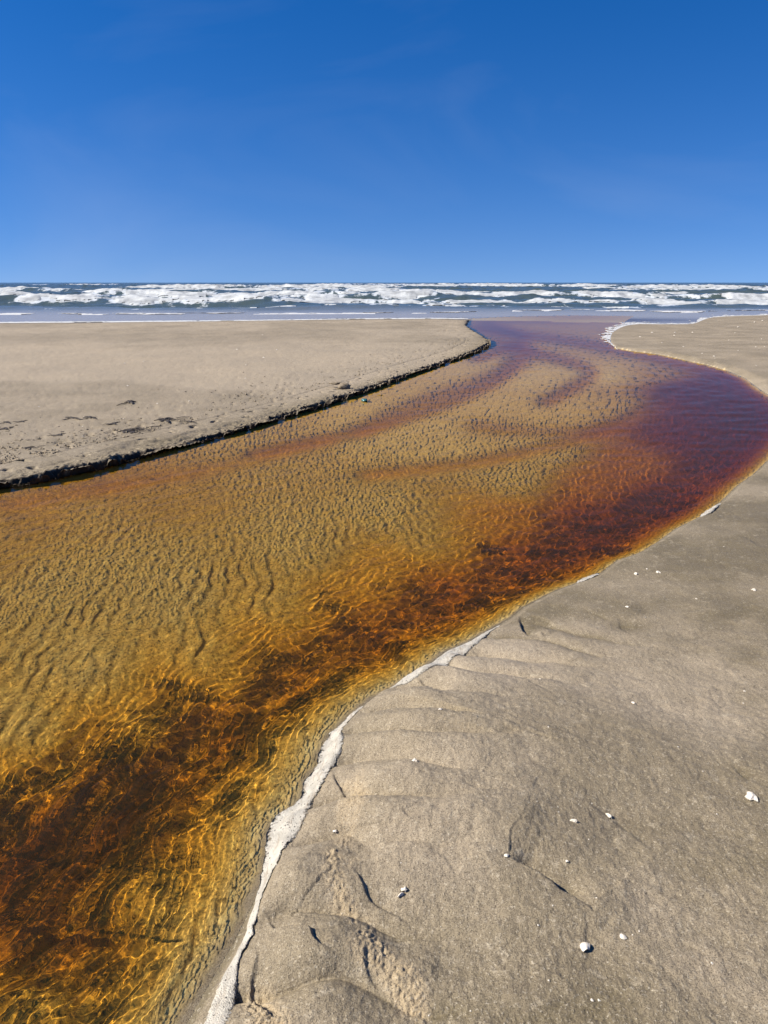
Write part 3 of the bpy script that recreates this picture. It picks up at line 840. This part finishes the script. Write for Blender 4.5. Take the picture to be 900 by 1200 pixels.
SH_ME = [shell_mesh(1), shell_mesh(2, 18, .8, .5), shell_mesh(5, 10, .45, .7), shell_mesh(9, 12, 1.1, .35)]
SH_ME[0].name = 'shell'
def place_shell(px, py, size_px, me, rot, label, tilt=(.0, .0), group='white shells on the sand', z=None):
    x, y = at(px, py, .05)
    gz = float(ground_z(x, y)[0]); x, y = at(px, py, gz)
    gz = float(ground_z(x, y)[0])
    dist = math.sqrt(x * x + y * y + CAM_H ** 2)
    o = bpy.data.objects.new('shell', SH_ME[me]); COL.objects.link(o)
    k = size_px * .72 * dist / F
    o.location = (x, y, gz + k * .01); o.scale = (k, k, k); o.rotation_euler = (tilt[0], tilt[1], rot)
    tag(o, label, 'shell', group)
    return o
for a_ in [
 (880, 934, 19, 3, 1.9, 'largest white shell, near the right edge of the sand in a small hollow'),
 (686, 1111, 17, 0, .8, 'rounded white shell with a dark rim, low down right of the longest dark ledge'),
 (730, 1097, 10, 0, 2.4, 'small round white shell just right of the rounded dark-rimmed one'),
 (673, 962, 14, 2, 1.3, 'slim white shell sliver, left one of the two slivers side by side'),
 (714, 954, 15, 2, .5, 'slim white shell sliver standing steeper, right one of the two slivers'),
 (474, 1038, 14, 1, .3, 'upper half of the broken white shell pair lying in the lower middle sand'),
 (470, 1047, 14, 2, 2.1, 'lower splintered piece of the broken white shell pair'),
 (594, 998, 9, 0, 1.0, 'tiny white shell just above the long dark ledge'),
 (486, 885, 10, 3, 2.0, 'small white shell on the smooth mound below the foam wedge'),
 (393, 970, 11, 1, .2, 'white shell chip lying closest to the foam bulge'),
 (745, 673, 9, 1, 1.2, 'white shell chip near the water edge below the sliver of foam'),
 (771, 671, 8, 3, 2.2, 'small pale shell chip right of the one near the water edge'),
 (735, 712, 8, 2, .9, 'thin pale shell chip beside the faint bird tracks'),
 (742, 825, 9, 2, .6, 'thin upright shell chip alone on the flat middle sand'),
 (883, 692, 9, 1, 1.7, 'white shell chip at the right edge level with the deep brown water'),
 (516, 836, 7, 0, .1, 'tiny white shell below the tip of the foam wedge'),
 (665, 1007, 6, 3, .4, 'tiny yellowish shell speck between the slivers and the long ledge'),
 ]: place_shell(*a_[:5], a_[5])
rs = random.Random(5)
for q in range(34):
    px_, py_ = rs.uniform(735, 898), rs.uniform(376, 432)
    if py_ > 380 + (px_ - 735) * .27 + 14 or py_ < 383 - (px_ - 735) * .06: continue
    place_shell(px_, py_, rs.uniform(2.2, 4.2), rs.choice([0, 1, 3]), rs.uniform(0, 6), 'white fleck of shell scattered over the far right sand spit', group='shell flecks on the right spit')
for q in range(30):
    px_, py_ = rs.uniform(5, 520), rs.uniform(388, 520)
    if py_ > 540 - px_ * .27: continue
    place_shell(px_, py_, rs.uniform(2.0, 4.0), rs.choice([0, 1, 3]), rs.uniform(0, 6), 'pale fleck of shell scattered over the left beach', group='shell flecks on the left beach')
for q in range(45):
    px_, py_ = rs.uniform(430, 898), rs.uniform(640, 1195)
    if px_ < 640 and py_ < 1000 - (px_ - 430) * 1.2: continue
    place_shell(px_, py_, rs.uniform(2.2, 4.6), rs.choice([0, 1, 2, 3]), rs.uniform(0, 6), 'tiny pale shell crumb on the near sand', group='shell crumbs on the near sand')

def scrap_mesh(seed, n=9, flat=.5):  # tangle of dark curved strands for the scraps on the left beach
    r_ = random.Random(seed); V = []; Fq = []
    for q in range(n):
        x, y = r_.gauss(0, .16), r_.gauss(0, .16); a = r_.uniform(-.7, .7) + (math.pi if r_.random() < .5 else 0); w = r_.uniform(.03, .07)
        base = len(V); m = 6
        for k in range(m):
            f = k / (m - 1); ww = w * math.sin(math.pi * (.12 + .76 * f)); zz = .03 + .10 * math.sin(math.pi * f) * r_.uniform(.5, 1.3)
            nx, ny = -math.sin(a), math.cos(a)
            V += [(x - nx * ww, y - ny * ww, zz), (x, y, zz + ww * .8), (x + nx * ww, y + ny * ww, zz), (x, y, zz - .05)]
            x += math.cos(a) * .09; y += math.sin(a) * .09; a += r_.uniform(-.5, .5)
            if k:
                b0 = base + (k - 1) * 4; b1 = base + k * 4
                for e_ in range(4): Fq.append((b0 + e_, b0 + (e_ + 1) % 4, b1 + (e_ + 1) % 4, b1 + e_))
    o = make_mesh('dark_scrap', np.array(V, float), np.array(Fq), [M_DARK]); me = o.data; bpy.data.objects.remove(o); return me
W_ME = [scrap_mesh(1), scrap_mesh(2, 6), scrap_mesh(3, 12)]
def place_scrap(px, py, w_px, me, sy, label, name='dark_scrap'):
    x, y = at(px, py, .12); gz = float(ground_z(x, y)[0]); x, y = at(px, py, gz); gz = float(ground_z(x, y)[0])
    k = w_px * math.sqrt(x * x + y * y) / F / .8
    o = bpy.data.objects.new(name, W_ME[me]); COL.objects.link(o)
    o.location = (x, y, gz); o.scale = (k, k * sy * 2.6, k * .4); o.rotation_euler = (0, 0, me * 1.3)
    tag(o, label, 'seaweed', 'dark scraps on the left beach')
for a_ in [(162, 512, 17, 2, 1.2, 'darkest thick clump, just behind the left bank edge'),
 (132, 500.5, 12, 0, 1.0, 'dark scrap up and left of the thickest clump'),
 (83, 490.5, 14, 1, 1.0, 'dark scrap at the left end of the broken trail'),
 (104, 490, 16, 1, .7, 'thin broken dark trail on the left beach'),
 (68, 510, 12, 0, .8, 'small dark scrap between the trail and the bank'),
 (200, 497.5, 17, 2, .9, 'spread-out dark tangle by the bank, right of the thickest clump'),
 (4, 503, 14, 0, .8, 'lower dark scrap cut by the left edge of the picture'),
 (6, 495.5, 14, 1, .6, 'upper dark scrap cut by the left edge of the picture'),
 (24, 494.5, 11, 0, .7, 'little dark scrap beside the two at the left picture edge'),
 (150, 473.6, 24, 1, .35, 'long thin dark twig lying farther back'),
 (39, 531, 10, 2, .9, 'dark scrap lying close above the black bank face at far left'),
 (222, 503, 12, 1, .8, 'small dark tangle right on the bank lip')]: place_scrap(*a_)

def clod_mesh(seed):
    bm_v = []; r_ = np.random.default_rng(seed)
    nu, nv = 20, 11
    u = np.linspace(0, 2 * np.pi, nu + 1)[:-1][None, :]; v = np.linspace(0, np.pi, nv)[:, None]
    X = np.sin(v) * np.cos(u); Y = np.sin(v) * np.sin(u); Z = np.cos(v) + 0 * u
    k = 1 + .28 * noise(X * 1.7 + seed, Y * 1.7 + Z * 2.1, 21) + .10 * noise(X * 5 + seed, Y * 5 + Z * 4, 22)
    V = np.stack([X * k, Y * k * .8, Z * k * .55], -1).reshape(-1, 3)
    Fc = grid_faces(nv, nu, True)[:, ::-1]
    o = make_mesh('sand_clod', V, Fc, [M_CLOD]); me = o.data; bpy.data.objects.remove(o); return me
C_ME = [clod_mesh(q) for q in (1, 2, 3)]
def place_clod(px, py, w_px, me, z, label, mat=None, name='sand_clod', cat='clod of sand', grp='clods fallen from the left bank', sz=1.0):
    x, y = at(px, py, z); k = w_px * math.hypot(x, y) / F / 2
    o = bpy.data.objects.new(name, C_ME[me]); COL.objects.link(o); o.location = (x, y, z); o.scale = (k, k, k * sz); o.rotation_euler = (0, 0, me + px)
    tag(o, label, cat, grp)
    if mat:
        o.data = o.data.copy(); o.data.materials[0] = mat
    return o
place_clod(403, 453.5, 17, 0, .08, 'pale slumped sand clod in the notch of the left bank')
place_clod(411, 459.5, 11, 1, .03, 'smaller clod sliding down the notch towards the water')
place_clod(394, 449, 14, 2, .12, 'flat clod on top of the bank beside the notch', sz=.4)
place_clod(445, 447, 8, 1, .11, 'small clod on the bank lip right of the notch', sz=.5)
place_clod(427, 469, 9, 2, .015, 'small teal lump sticking out of the shallow water by the left bank', M_TEAL, 'teal_stone', 'stone', None, .8)

# crumbs of sand and dark specks strewn over the left beach near its cut edge
def strewn(name, mat, n, seed, size, spread, label):
    r_ = np.random.default_rng(seed)
    seg = np.array([at(*p) for p in L_BANK[:-5]]); seg = np.concatenate([[at(-70, 583)], seg])
    t_ = r_.uniform(0, 1, n) ** 1.25 * (len(seg) - 1.001); i_ = t_.astype(int); f_ = (t_ - i_)[:, None]
    base_ = seg[i_] * (1 - f_) + seg[i_ + 1] * f_
    tv = seg[i_ + 1] - seg[i_]; tv /= np.hypot(tv[:, 0], tv[:, 1])[:, None]
    nv_ = np.stack([-tv[:, 1], tv[:, 0]], 1)
    d_ = .07 + r_.exponential(spread, n)
    p_ = base_ + nv_ * d_[:, None]
    keep = (noise(p_[:, 0] * 1.3, p_[:, 1] * 1.3, seed) + .4 * noise(p_[:, 0] * 4, p_[:, 1] * 4, seed + 1) > -.15) & (p_[:, 1] < 26)
    p_ = p_[keep]; n = len(p_)
    gz = ground_z(p_[:, 0], p_[:, 1])
    octv = np.array([(1, 0, 0), (0, 1, 0), (-1, 0, 0), (0, -1, 0), (0, 0, .8), (0, 0, -.8)], float)
    octf = np.array([(0, 1, 4), (1, 2, 4), (2, 3, 4), (3, 0, 4), (1, 0, 5), (2, 1, 5), (3, 2, 5), (0, 3, 5)])
    k = size * r_.uniform(.35, 1.5, n) ** 1.4
    V = octv[None] * (1 + .5 * r_.uniform(-1, 1, (n, 6, 1))) * k[:, None, None]
    V[..., 0] *= r_.uniform(.6, 1.9, n)[:, None]; V[..., 2] *= .7
    V[..., 0] += p_[:, 0:1]; V[..., 1] += p_[:, 1:2]; V[..., 2] += gz[:, None] + .15 * k[:, None]
    Fc = (octf[None] + 6 * np.arange(n)[:, None, None]).reshape(-1, 3)
    tag(make_mesh(name, V.reshape(-1, 3), Fc, [mat], smooth_=False), label, 'debris', None, 'stuff')
strewn('sand_crumbs', M_CLOD, 5200, 31, .011, .38, 'crumbs of damp sand strewn along the edge of the left bank')
strewn('dark_crumbs', M_DARK, 2600, 47, .008, .45, 'dark specks strewn over the left beach')
